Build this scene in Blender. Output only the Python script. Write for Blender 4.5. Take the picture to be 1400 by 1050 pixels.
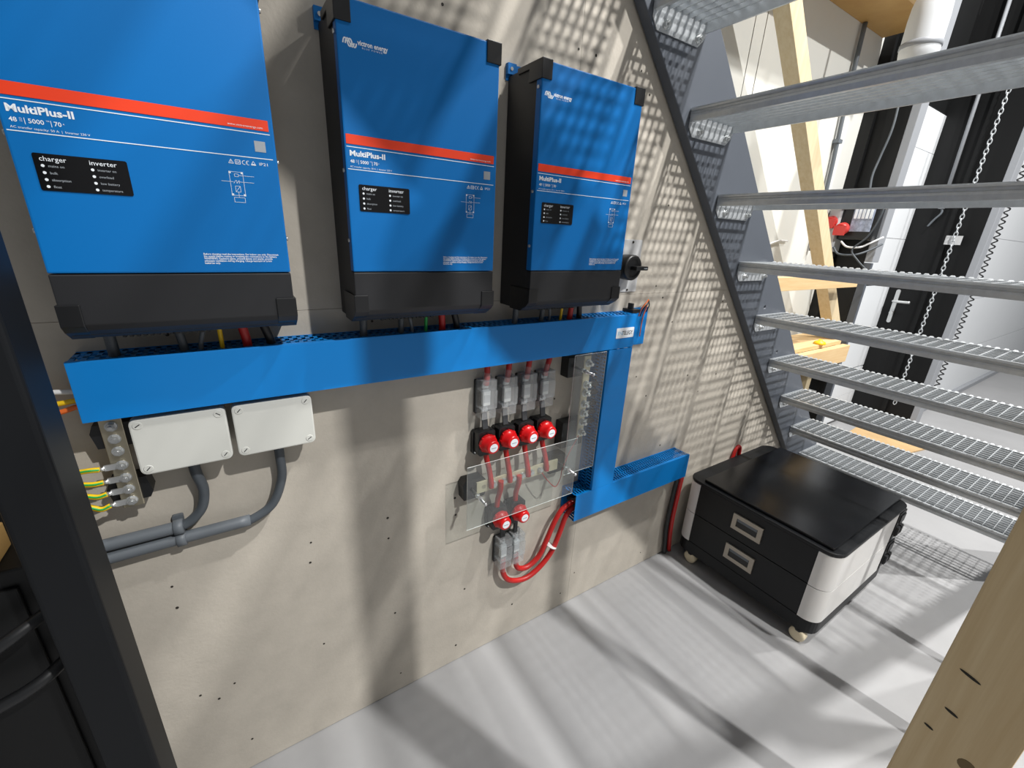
import bpy, bmesh, math, random
from mathutils import Vector, Matrix
random.seed(7)
S = bpy.context.scene
COL = S.collection
for o in list(bpy.data.objects):
    bpy.data.objects.remove(o, do_unlink=True)

# ------------------------------------------------------------------ camera
def make_camera():
    yaw, pitch, roll = 0.587687, -0.340210, 0.0505157
    fw = Vector((math.sin(yaw)*math.cos(pitch), math.cos(yaw)*math.cos(pitch), math.sin(pitch)))
    rt = Vector((math.cos(yaw), -math.sin(yaw), 0)); up = rt.cross(fw)
    r2 = math.cos(roll)*rt + math.sin(roll)*up
    u2 = -math.sin(roll)*rt + math.cos(roll)*up
    M = Matrix((( r2.x, u2.x, -fw.x, -0.2151), (r2.y, u2.y, -fw.y, -1.0624), (r2.z, u2.z, -fw.z, 1.5234), (0, 0, 0, 1)))
    c = bpy.data.cameras.new('camera'); c.sensor_width = 36; c.lens = 587.305/1400*36; c.clip_start = 0.02
    o = bpy.data.objects.new('camera', c); COL.objects.link(o); o.matrix_world = M
    S.camera = o
make_camera()
# ------------------------------------------------------------------ world, lamps, exposure
W = bpy.data.worlds.new('hall_ambient'); S.world = W; W.use_nodes = True
W.node_tree.nodes['Background'].inputs[0].default_value = (0.93, 0.96, 1.0, 1)
W.node_tree.nodes['Background'].inputs[1].default_value = 0.44
def lamp(name, loc, target, power, size, color=(1, 0.985, 0.96)):
    l = bpy.data.lights.new(name, 'AREA'); l.shape = 'DISK'; l.size = size; l.energy = power; l.color = color
    o = bpy.data.objects.new(name, l); COL.objects.link(o); o.location = loc
    o.rotation_euler = (Vector(target)-Vector(loc)).to_track_quat('-Z', 'Y').to_euler()
    return o
# ceiling lamps of the hall, placed where the photograph's shadow lines converge, all above the frame
lamp('ceiling_lamp_stairs_offscreen', (2.3, -1.7, 5.6), (2.3, -1.7, 0), 580, 0.17)
lamp('ceiling_lamp_hall_offscreen', (1.95, -4.2, 5.6), (1.95, -4.2, 0), 900, 0.15)
lamp('ceiling_lamp_door_offscreen', (4.6, -1.9, 5.6), (4.6, -1.9, 0), 360, 0.16)
S.view_settings.view_transform = 'Standard'; S.view_settings.look = 'None'
S.view_settings.exposure = -0.95; S.view_settings.gamma = 1; S.view_settings.use_curve_mapping = False

# ------------------------------------------------------------------ materials
def lin(h):
    h = h.lstrip('#'); v = [int(h[i:i+2], 16)/255 for i in (0, 2, 4)]
    return tuple((c/12.92 if c <= .04045 else ((c+.055)/1.055)**2.4) for c in v) + (1,)
MATS = {}
def mat(name, col, rough=0.5, metal=0.0, var=0.0, scale=20, bump=0.0, bscale=None, col2=None, stretch=None, coat=0, spec=0.5):
    if name in MATS: return MATS[name]
    m = bpy.data.materials.new(name); m.use_nodes = True; MATS[name] = m
    nt = m.node_tree; b = nt.nodes['Principled BSDF']
    b.inputs['Base Color'].default_value = lin(col); b.inputs['Roughness'].default_value = rough
    b.inputs['Metallic'].default_value = metal; b.inputs['Coat Weight'].default_value = coat
    b.inputs['Specular IOR Level'].default_value = spec
    if var or bump:
        tc = nt.nodes.new('ShaderNodeTexCoord'); mp = nt.nodes.new('ShaderNodeMapping')
        nt.links.new(tc.outputs['Object'], mp.inputs[0])
        if stretch: mp.inputs['Scale'].default_value = stretch
        n = nt.nodes.new('ShaderNodeTexNoise'); n.inputs['Scale'].default_value = scale; n.inputs['Detail'].default_value = 6
        n.inputs['Roughness'].default_value = 0.65
        nt.links.new(mp.outputs[0], n.inputs['Vector'])
        if var:
            r = nt.nodes.new('ShaderNodeValToRGB')
            c1 = lin(col); c2 = lin(col2) if col2 else tuple(c*(1-var) for c in c1[:3]) + (1,)
            r.color_ramp.elements[0].position = 0.3; r.color_ramp.elements[1].position = 0.7
            r.color_ramp.elements[0].color = c2; r.color_ramp.elements[1].color = c1
            nt.links.new(n.outputs['Fac'], r.inputs[0]); nt.links.new(r.outputs[0], b.inputs['Base Color'])
        if bump:
            n2 = n
            if bscale:
                n2 = nt.nodes.new('ShaderNodeTexNoise'); n2.inputs['Scale'].default_value = bscale; n2.inputs['Detail'].default_value = 4
                nt.links.new(mp.outputs[0], n2.inputs['Vector'])
            bp = nt.nodes.new('ShaderNodeBump'); bp.inputs['Strength'].default_value = bump; bp.inputs['Distance'].default_value = 0.002
            nt.links.new(n2.outputs['Fac'], bp.inputs['Height']); nt.links.new(bp.outputs[0], b.inputs['Normal'])
    return m
def clear(name, tint, alpha, rough=0.05, col='#ffffff'):
    # thin clear plastic: mostly transparent, a little haze, fresnel gloss
    if name in MATS: return MATS[name]
    m = bpy.data.materials.new(name); m.use_nodes = True; MATS[name] = m
    nt = m.node_tree; nt.nodes.clear()
    out = nt.nodes.new('ShaderNodeOutputMaterial'); tr = nt.nodes.new('ShaderNodeBsdfTransparent'); tr.inputs[0].default_value = lin(tint)
    df = nt.nodes.new('ShaderNodeBsdfDiffuse'); df.inputs[0].default_value = lin(col)
    m1 = nt.nodes.new('ShaderNodeMixShader'); m1.inputs[0].default_value = alpha
    nt.links.new(tr.outputs[0], m1.inputs[1]); nt.links.new(df.outputs[0], m1.inputs[2])
    gl = nt.nodes.new('ShaderNodeBsdfGlossy'); gl.inputs['Roughness'].default_value = rough
    lw = nt.nodes.new('ShaderNodeLayerWeight'); lw.inputs[0].default_value = 0.5
    pw = nt.nodes.new('ShaderNodeMath'); pw.operation = 'POWER'; pw.inputs[1].default_value = 4.0
    fr = nt.nodes.new('ShaderNodeMath'); fr.operation = 'MULTIPLY_ADD'; fr.inputs[1].default_value = 0.4; fr.inputs[2].default_value = 0.025
    nt.links.new(lw.outputs['Facing'], pw.inputs[0]); nt.links.new(pw.outputs[0], fr.inputs[0])
    m2 = nt.nodes.new('ShaderNodeMixShader'); nt.links.new(fr.outputs[0], m2.inputs[0])
    nt.links.new(m1.outputs[0], m2.inputs[1]); nt.links.new(gl.outputs[0], m2.inputs[2])
    nt.links.new(m2.outputs[0], out.inputs[0])
    return m
M_board = mat('cement_fibre_board', '#beb7ab', 0.85, var=0.16, scale=9, bump=0.25, bscale=120)
M_floor = mat('polished_concrete', '#9c9c9d', 0.42, var=0.14, scale=2.2, bump=0.06, bscale=60)
M_blue = mat('blue_powder_coat', '#006bb4', 0.45, spec=0.3, bump=0.05, scale=700, var=0.03)
M_duct = mat('blue_duct_plastic', '#007ccb', 0.42, spec=0.35, var=0.02, scale=30)
M_blk = mat('black_textured_metal', '#1d1e21', 0.5, bump=0.08, scale=600, var=0.05)
M_blk2 = mat('black_plastic', '#141517', 0.38)
M_panel = mat('black_display_film', '#0b0b0d', 0.25)
M_red = mat('red_stripe_print', '#ea3f1a', 0.45)
M_wht = mat('white_print', '#e8eef4', 0.5)
M_gpr = mat('grey_print', '#9fa6ad', 0.5)
M_jb = mat('white_box_plastic', '#cfd0ca', 0.5, var=0.04, scale=6)
M_conduit = mat('grey_conduit_plastic', '#60666c', 0.5)
M_conduit2 = mat('dark_grey_cable_sheath', '#474d53', 0.5)
M_galv = mat('galvanised_steel', '#c6cacd', 0.34, metal=0.5, var=0.16, scale=45)
M_zinc = mat('zinc_bolt', '#d0d2d2', 0.28, metal=0.8)
M_tin = mat('tinned_copper_bar', '#b9b19c', 0.34, metal=0.9, var=0.1, scale=30)
M_bus = mat('copper_bar_nickel', '#d6cbae', 0.4, metal=0.35, var=0.1, scale=30)
M_str = mat('anthracite_paint', '#50555d', 0.45, var=0.05, scale=12)
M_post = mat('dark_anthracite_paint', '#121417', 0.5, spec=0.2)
M_redc = mat('red_cable_sheath', '#b01a18', 0.42)
M_redk = mat('red_knob_plastic', '#cc1216', 0.28)
M_yel = mat('yellow_sheath', '#e6bd12', 0.45); M_grn = mat('green_sheath', '#1fa04a', 0.45)
M_cblk = mat('black_cable_sheath', '#17181a', 0.45); M_cwht = mat('white_cable_sheath', '#d4d4d4', 0.45)
M_org = mat('orange_wire', '#dd6a28', 0.45)
M_wood = mat('planed_spruce', '#d2c3a4', 0.6, var=0.14, scale=9, stretch=(6, 6, 0.5), col2='#c4b08a')
M_woodx = mat('planed_spruce_horizontal', '#d6bb8e', 0.6, scale=9, stretch=(0.5, 6, 6), var=0.14, col2='#cba878')
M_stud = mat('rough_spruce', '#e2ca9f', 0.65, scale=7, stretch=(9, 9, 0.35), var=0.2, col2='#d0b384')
M_ply = mat('ochre_plywood', '#b8955c', 0.6, scale=5, var=0.2, col2='#a8824a')
M_white = mat('white_sandwich_panel', '#d4d4ce', 0.5, var=0.03, scale=3)
M_door = mat('white_sectional_door', '#d3d6d9', 0.45, var=0.02, scale=3)
M_black = mat('matt_black_steel', '#0b0c0d', 0.5, spec=0.3, var=0.1, scale=8)
M_trim = mat('grey_edge_trim', '#8e9196', 0.45)
M_dk = mat('dark_seal_slot_shade', '#2a2b2c', 0.7)  # dark rubber of the door seal, also the shade painted into screw slots
M_lid = mat('gloss_black_lid', '#0b0c0f', 0.2, var=0.3, scale=14, stretch=(1, 22, 1), bump=0.05)
M_bcase = mat('battery_black_case', '#0d0f12', 0.45, spec=0.35)
M_bwht = mat('battery_white_cover', '#d5d4d2', 0.35)
M_alu = mat('satin_champagne_metal', '#a79f93', 0.38, metal=0.5)
M_cream = mat('cream_wheel_plastic', '#d8ccb0', 0.45)
M_plate = mat('grey_plastic_plate', '#b9babb', 0.5)
M_clear = clear('acrylic_sheet', '#f4f7f7', 0.035)
M_edge = mat('acrylic_edge', '#e4e8e6', 0.25)
M_cover = clear('clear_fuse_cover', '#f4f6f7', 0.10, 0.08)
M_hole = mat('screw_hole_dark', '#2b2620', 0.8)
M_lb = mat('light_blue_print', '#8fc4e6', 0.5)
M_ipk = mat('pink_red_plastic', '#c23a34', 0.4)
M_win = mat('breaker_window', '#a9b4cc', 0.2, var=0.5, scale=60)

# ------------------------------------------------------------------ mesh helpers
class MB:
    def __init__(s): s.v = []; s.f = []; s.mi = []; s.sm = []
    def add(s, vs, fs, mi=0, smooth=False):
        n = len(s.v); s.v += [tuple(p) for p in vs]
        for f in fs: s.f.append([i+n for i in f]); s.mi.append(mi); s.sm.append(smooth)
        return s
    def box(s, x0, x1, y0, y1, z0, z1, mi=0):
        if x0 > x1: x0, x1 = x1, x0
        if y0 > y1: y0, y1 = y1, y0
        if z0 > z1: z0, z1 = z1, z0
        return s.add([(x0,y0,z0),(x1,y0,z0),(x1,y1,z0),(x0,y1,z0),(x0,y0,z1),(x1,y0,z1),(x1,y1,z1),(x0,y1,z1)],
              [(0,3,2,1),(4,5,6,7),(0,1,5,4),(1,2,6,5),(2,3,7,6),(3,0,4,7)], mi)
    def prism(s, poly, axis, a, b, mi=0, mi_side=None, smooth=False):
        # poly: CCW list of 2-D points; axis 'x': (y,z), 'y': (x,z), 'z': (x,y)
        def P(p, t):
            return {'x': (t, p[0], p[1]), 'y': (p[0], t, p[1]), 'z': (p[0], p[1], t)}[axis]
        n = len(poly); vs = [P(p, a) for p in poly] + [P(p, b) for p in poly]
        k = len(s.v); s.v += vs
        flip = (axis == 'y') ^ (a > b)
        def F(f, m, sm):
            f = [i+k for i in f]
            s.f.append(f[::-1] if flip else f); s.mi.append(m); s.sm.append(sm)
        F(list(range(n))[::-1], mi, False); F([n+i for i in range(n)], mi, False)
        ms = mi if mi_side is None else mi_side
        for i in range(n):
            j = (i+1) % n; F([i, j, n+j, n+i], ms, smooth)
        return s
    def cyl(s, p0, p1, r, seg=12, r2=None, mi=0, caps=True, mi_cap=None):
        p0 = Vector(p0); p1 = Vector(p1); d = (p1-p0).normalized(); r2 = r if r2 is None else r2
        a = d.orthogonal().normalized(); b = d.cross(a)
        vs = [p0+(a*math.cos(t)+b*math.sin(t))*r for t in [2*math.pi*i/seg for i in range(seg)]]
        vs += [p1+(a*math.cos(t)+b*math.sin(t))*r2 for t in [2*math.pi*i/seg for i in range(seg)]]
        s.add(vs, [(i, (i+1) % seg, seg+(i+1) % seg, seg+i) for i in range(seg)], mi, seg > 6)
        if caps:
            k = len(s.v)-2*seg; mc = mi if mi_cap is None else mi_cap
            s.f.append([k+i for i in range(seg)][::-1]); s.mi.append(mc); s.sm.append(False)
            s.f.append([k+seg+i for i in range(seg)]); s.mi.append(mc); s.sm.append(False)
        return s
    def lathe(s, c, axis, prof, seg=20, mi=0):
        # prof: list of (radius, offset along axis)
        c = Vector(c); d = Vector(axis).normalized(); a = d.orthogonal().normalized(); b = d.cross(a); k = len(s.v)
        for r, h in prof:
            for i in range(seg):
                t = 2*math.pi*i/seg; s.v.append(tuple(c+d*h+(a*math.cos(t)+b*math.sin(t))*r))
        for j in range(len(prof)-1):
            for i in range(seg):
                q = (i+1) % seg
                s.f.append([k+j*seg+i, k+j*seg+q, k+(j+1)*seg+q, k+(j+1)*seg+i]); s.mi.append(mi); s.sm.append(True)
        s.f.append([k+i for i in range(seg)][::-1]); s.mi.append(mi); s.sm.append(False)
        s.f.append([k+(len(prof)-1)*seg+i for i in range(seg)]); s.mi.append(mi); s.sm.append(False)
        return s
    def tube(s, pts, r, seg=8, mi=0, sub=6):
        pts = [Vector(p) for p in pts]
        if len(pts) > 2:
            q = [pts[0]*2-pts[1]] + pts + [pts[-1]*2-pts[-2]]; o = []
            for i in range(1, len(q)-2):
                for k in range(sub):
                    t = k/sub; a, b, c, d = q[i-1], q[i], q[i+1], q[i+2]
                    o.append(.5*((2*b)+(c-a)*t+(2*a-5*b+4*c-d)*t*t+(3*b-a-3*c+d)*t**3))
            o.append(pts[-1]); pts = o
        k = len(s.v); n = len(pts); nrm = None
        for i, p in enumerate(pts):
            d = (pts[min(i+1, n-1)]-pts[max(i-1, 0)]).normalized()
            if nrm is None: nrm = d.orthogonal().normalized()
            else: nrm = (nrm-d*nrm.dot(d)).normalized()
            b = d.cross(nrm)
            for j in range(seg):
                t = 2*math.pi*j/seg; s.v.append(tuple(p+(nrm*math.cos(t)+b*math.sin(t))*r))
        for i in range(n-1):
            for j in range(seg):
                q = (j+1) % seg
                s.f.append([k+i*seg+j, k+i*seg+q, k+(i+1)*seg+q, k+(i+1)*seg+j]); s.mi.append(mi); s.sm.append(True)
        s.f.append([k+j for j in range(seg)][::-1]); s.mi.append(mi); s.sm.append(False)
        s.f.append([k+(n-1)*seg+j for j in range(seg)]); s.mi.append(mi); s.sm.append(False)
        return s
    def build(s, name, mats, parent=None, loc=(0, 0, 0), bevel=0, seg=2, origin=None):
        if origin is not None:
            s.v = [(a-origin[0], b-origin[1], c-origin[2]) for a, b, c in s.v]; loc = origin
        me = bpy.data.meshes.new(name); me.from_pydata(s.v, [], s.f)
        if not isinstance(mats, (list, tuple)): mats = [mats]
        for m in mats: me.materials.append(m)
        me.polygons.foreach_set('material_index', s.mi); me.polygons.foreach_set('use_smooth', s.sm); me.update()
        o = bpy.data.objects.new(name, me); COL.objects.link(o); o.location = loc
        if parent is not None: o.parent = parent
        if bevel:
            bm = bmesh.new(); bm.from_mesh(me)
            es = [e for e in bm.edges if len(e.link_faces) == 2 and e.calc_face_angle(0) > 0.5]
            bmesh.ops.bevel(bm, geom=es, offset=bevel, segments=seg, affect='EDGES', profile=0.6, clamp_overlap=True)
            bm.to_mesh(me); bm.free()
        return o
def rrect(x0, x1, y0, y1, r, n=5):
    o = []
    for cx, cy, a in ((x1-r, y0+r, -90), (x1-r, y1-r, 0), (x0+r, y1-r, 90), (x0+r, y0+r, 180)):
        for i in range(n+1):
            t = math.radians(a+90*i/n); o.append((cx+r*math.cos(t), cy+r*math.sin(t)))
    return o
def empty(name, loc=(0, 0, 0)):
    o = bpy.data.objects.new(name, None); COL.objects.link(o); o.location = loc; o.empty_display_size = 0.05
    return o
def tag(o, label, cat, group=None):
    o['label'] = label; o['category'] = cat
    if group: o['group'] = group
    return o
def stuff(o): o['kind'] = 'stuff'; return o
def struct(o): o['kind'] = 'structure'; return o
def copy_tree(o, parent=None):
    c = o.copy(); COL.objects.link(c); c.parent = parent
    for ch in list(o.children): copy_tree(ch, c)
    return c
def text(body, size, m, parent, x, y, z, align='LEFT', bold=0, sx=1.0, name='lettering', width=None, space=1.0):
    cu = bpy.data.curves.new(name, 'FONT'); cu.body = body; cu.size = size; cu.align_x = align
    cu.offset = bold; cu.resolution_u = 2; cu.space_line = space; cu.fill_mode = 'FRONT'
    t = bpy.data.objects.new('tmp', cu); COL.objects.link(t)
    dg = bpy.context.evaluated_depsgraph_get(); me = bpy.data.meshes.new_from_object(t.evaluated_get(dg))
    bpy.data.objects.remove(t, do_unlink=True); bpy.data.curves.remove(cu)
    if width and len(me.vertices):
        xs = [v.co.x for v in me.vertices]; sx = width/(max(xs)-min(xs))
    for v in me.vertices: v.co = Vector((v.co.x*sx, 0, v.co.y))
    me.materials.clear(); me.materials.append(m); me.name = name
    o = bpy.data.objects.new(name, me); COL.objects.link(o); o.parent = parent; o.location = (x, y, z)
    return o

# ================================================================== THE SETTING
fl = MB().box(-2.5, 14, -7, 1.2, -0.12, 0).build('floor', M_floor); struct(fl)
fl['label'] = 'pale grey polished concrete floor'
# fibre board wall: panels cut off along the stair string
wl = empty('wall_back'); struct(wl)
CUT = 3.0
def wall_panel(x0, x1, z0, z1):
    pts = [(x0, z0)]
    xa = min(x1, CUT-.94*z0); xb = min(x1, CUT-.94*z1)
    pts.append((xa, z0))
    if xa >= x1 and xb < x1: pts.append((x1, (CUT-x1)/.94))
    if xb > x0: pts += [(xb, z1), (x0, z1)]
    else: pts.append((x0, (CUT-x0)/.94))
    MB().prism(pts, 'y', -0.0, 0.018).build('panel', M_board, wl, bevel=0)
g = 0.0004
wall_panel(-1.62, 0.84-g, 0.003, 1.335-g); wall_panel(0.84+g, 2.8, 0.003, 1.335-g)
wall_panel(-1.62, 0.66-g, 1.335+g, 2.62); wall_panel(0.66+g, 2.6, 1.335+g, 2.62)
MB().prism([(-1.62, 0), (CUT-.08, 0), (CUT-.08-.94*2.62, 2.62), (-1.62, 2.62)], 'y', 0.0185, 0.032).build('backing', M_board, wl)
holes = [(.262,1.98),(.65,1.985),(.712,1.984),(.892,1.985),(.939,1.933),(1.105,1.635),(-.424,.712),(-.425,.649),(-.127,.715),(-.135,.652),
 (-.353,.346),(.086,1.143),(.079,.646),(.08,.718),(-.128,.35),(-.427,.354),(.299,.65),(.296,.715),(.335,.325),(.086,.351),(.302,.076),(.094,.076),
 (.545,.143),(.796,.07),(.865,.149),(1.235,1.219),(1.106,1.361),(1.404,.974),(1.073,1.014),(1.149,.921),(1.154,1.317),(1.437,.505),(1.222,.531),
 (1.505,.883),(1.332,1.298),(1.552,1.286),(.67,.991),(-.392,.316),(-.343,.113),(-.33,1.30),(-.405,1.31),(.07,1.30),(1.3,.66),(1.62,.95),(1.3,.07)]
hb = MB()
for x, z in holes:
    hb.cyl((x, -0.0006, z), (x, 0.004, z), random.uniform(.0028, .0042), 7)
stuff(hb.build('screw_head', M_hole, wl))
# outer hall wall of white panels behind the partition
wh = empty('wall_hall'); struct(wh)
xs = [-0.2, 0.95, 1.90, 1.985, 3.20]
for a, b in zip(xs[:-1], xs[1:]):
    MB().box(a+.003, b-.003, 0.33, 0.38, 0, 3.4).build('panel', M_white, wh)
MB().box(-.2, 3.2, .372, .39, 0, 3.4).build('backing', M_white, wh)
# sectional door seen between the two black columns
d1 = empty('door_1'); struct(d1)
zs = [0.03, 0.53, 1.255, 1.98, 2.512]
for i, (a, b) in enumerate(zip(zs[:-1], zs[1:])):
    nsub = 2
    for k in range(nsub):
        za = a+(b-a)*k/nsub; zb = a+(b-a)*(k+1)/nsub
        MB().box(3.2, 4.58, 0.335, 0.375, za+(.006 if k == 0 else .0015), zb-(.006 if k == nsub-1 else .0015)).build('panel', M_door, d1)
MB().box(3.2, 4.58, .362, .39, 0, 2.512).build('rubber_seal', M_dk, d1)
MB().box(3.2, 4.6, .34, .39, 2.515, 3.4).build('lintel', M_black, d1)
# large sectional door further along
d2 = empty('door_2'); struct(d2)
zz = [0.05, 0.56, 1.12, 1.68, 2.24, 2.8, 3.4]
for a, b in zip(zz[:-1], zz[1:]):
    MB().box(4.66, 13.9, 0.06, 0.10, a+(.005 if a > .1 and a < .6 else .0015), b-.0015).build('panel', M_door, d2)
MB().box(4.66, 13.9, .075, .12, .0, 3.4).build('backing', M_door, d2)
MB().box(4.66, 13.9, .02, .105, 0.0, 0.05).build('bottom_seal', M_trim, d2)
# black steel columns with grey edge trims
c1 = empty('trim_1', (3.2, .2, 0)); struct(c1)
MB().box(0, .012, -.09, .13, 0, 3.4).build('column_web', M_black, c1)
MB().box(-.001, .10, -.135, -.092, 1.45, 3.4).build('edge_trim', M_trim, c1, bevel=.004)
MB().box(.0, .03, -.135, -.092, 0, 1.445).build('edge_trim', M_str, c1, bevel=.004)
MB().box(-.03, .0, .07, .13, 0, 3.4).build('column_flange', M_black, c1)
c2 = empty('trim_2', (4.55, .1, 0)); struct(c2)
MB().box(0, .10, -.20, .24, 0, 3.4).build('column_web', M_black, c2)
MB().box(-.004, .12, -.245, -.202, 0, 3.4).build('edge_trim', M_trim, c2, bevel=.004)
MB().box(-.035, .0, -.03, .0, 0, 3.4).build('column_rib', M_black, c2)

# ================================================================== STAIRCASE
stair = empty('staircase', (2.8, -0.5, 0))
tag(stair, 'open steel staircase with galvanised grating treads and dark grey stringers', 'staircase')
def stringer(y0, y1):
    lo, hi = 2.825, 3.185
    pts = [(lo, 0.0), (hi, 0.0), (hi-.94*3.15, 3.15), (lo-.94*3.15, 3.15)]
    return MB().prism([(x-2.8, z) for x, z in pts], 'y', y0+.5, y1+.5).build('stringer', M_str, stair, bevel=.003)
s1 = stringer(-.040, -.006)
stringer(-1.025, -.99)
for (x, z) in ((1.83, 1.255), (2.05, 1.02)):
    cut = MB().cyl((x-2.8, .40, z), (x-2.8, .56, z), .009, 16).build('cutter', M_str, stair)
    bo = s1.modifiers.new('hole', 'BOOLEAN'); bo.operation = 'DIFFERENCE'; bo.solver = 'EXACT'; bo.object = cut
    me = bpy.data.meshes.new_from_object(s1.evaluated_get(bpy.context.evaluated_depsgraph_get()))
    s1.modifiers.clear(); s1.data = me; bpy.data.objects.remove(cut, do_unlink=True)
TL = 0.95  # tread length
def make_tread():
    # local: origin at the upper near corner on the wall stringer; +x away from the camera, -y along the tread
    h = .038
    near = [(-.001, -h), (.012, -h), (.012, -h+.003), (.005, -h+.003), (.005, -.002), (.010, -.002), (.010, 0), (-.004, 0), (-.005, -.004), (-.003, -.008), (.002, -.010), (.002, -.016), (-.002, -.019), (-.003, -.025)]
    fr = MB()
    fr.prism(near, 'y', -.004, -TL+.004)
    fr.box(.230, .236, -TL+.004, -.004, -h, 0)
    fr.box(.236, .243, -TL+.004, -.004, -.03, -.002)
    t = fr.build('tread', M_galv, stair)
    gr = MB()
    for i in range(1, 8):
        x = .004+i*.0285; gr.box(x-.0019, x+.0019, -TL+.004, -.004, -.022, -.001)
    n = int(TL/.0355)
    for i in range(n+1):
        y = -.012-i*.0355
        if y > -TL+.004: gr.box(.004, .232, y-.0015, y+.0015, -.010, 0.0005)
    stuff(gr.build('grating', M_galv, t))
    nz = MB()
    for i in range(int(TL/.022)):
        y = -.012-i*.022; nz.add([(.231, y, 0), (.243, y, 0), (.243, y-.014, 0), (.231, y-.014, 0), (.236, y-.003, .0042), (.240, y-.003, .0042), (.240, y-.011, .0042), (.236, y-.011, .0042)],
            [(4,7,6,5),(0,4,5,1),(1,5,6,2),(2,6,7,3),(3,7,4,0)])
    stuff(nz.build('serrated_nosing', M_galv, t))
    for y0, y1 in ((-.004, -.0005), (-TL+.0005, -TL+.004)):
        MB().prism([(0, -.052), (.022, -.078), (.205, -.078), (.225, -.060), (.238, -.04), (.238, 0), (0, 0)], 'y', y0, y1).build('end_plate', M_galv, t, bevel=.001)
    for x in (.055, .203):
        MB().cyl((x, -.004, -.058), (x, -.0068, -.058), .0125, 14).cyl((x, -.0068, -.058), (x, -.014, -.058), .0095, 6).cyl((x, -.014, -.058), (x, -.02, -.058), .005, 8).build('bolt', M_zinc, t)
    return t
t0 = make_tread()
GO, RI = .226, .2316
for k in range(-3, 9):       # k = 1 is the lowest visible at the top of the frame
    o = t0 if k == -3 else copy_tree(t0, stair)
    o.location = (0.8647+GO*k-2.8, -.040+.5, 2.148-RI*k)
    if o is not t0: o.matrix_parent_inverse = Matrix()

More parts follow.
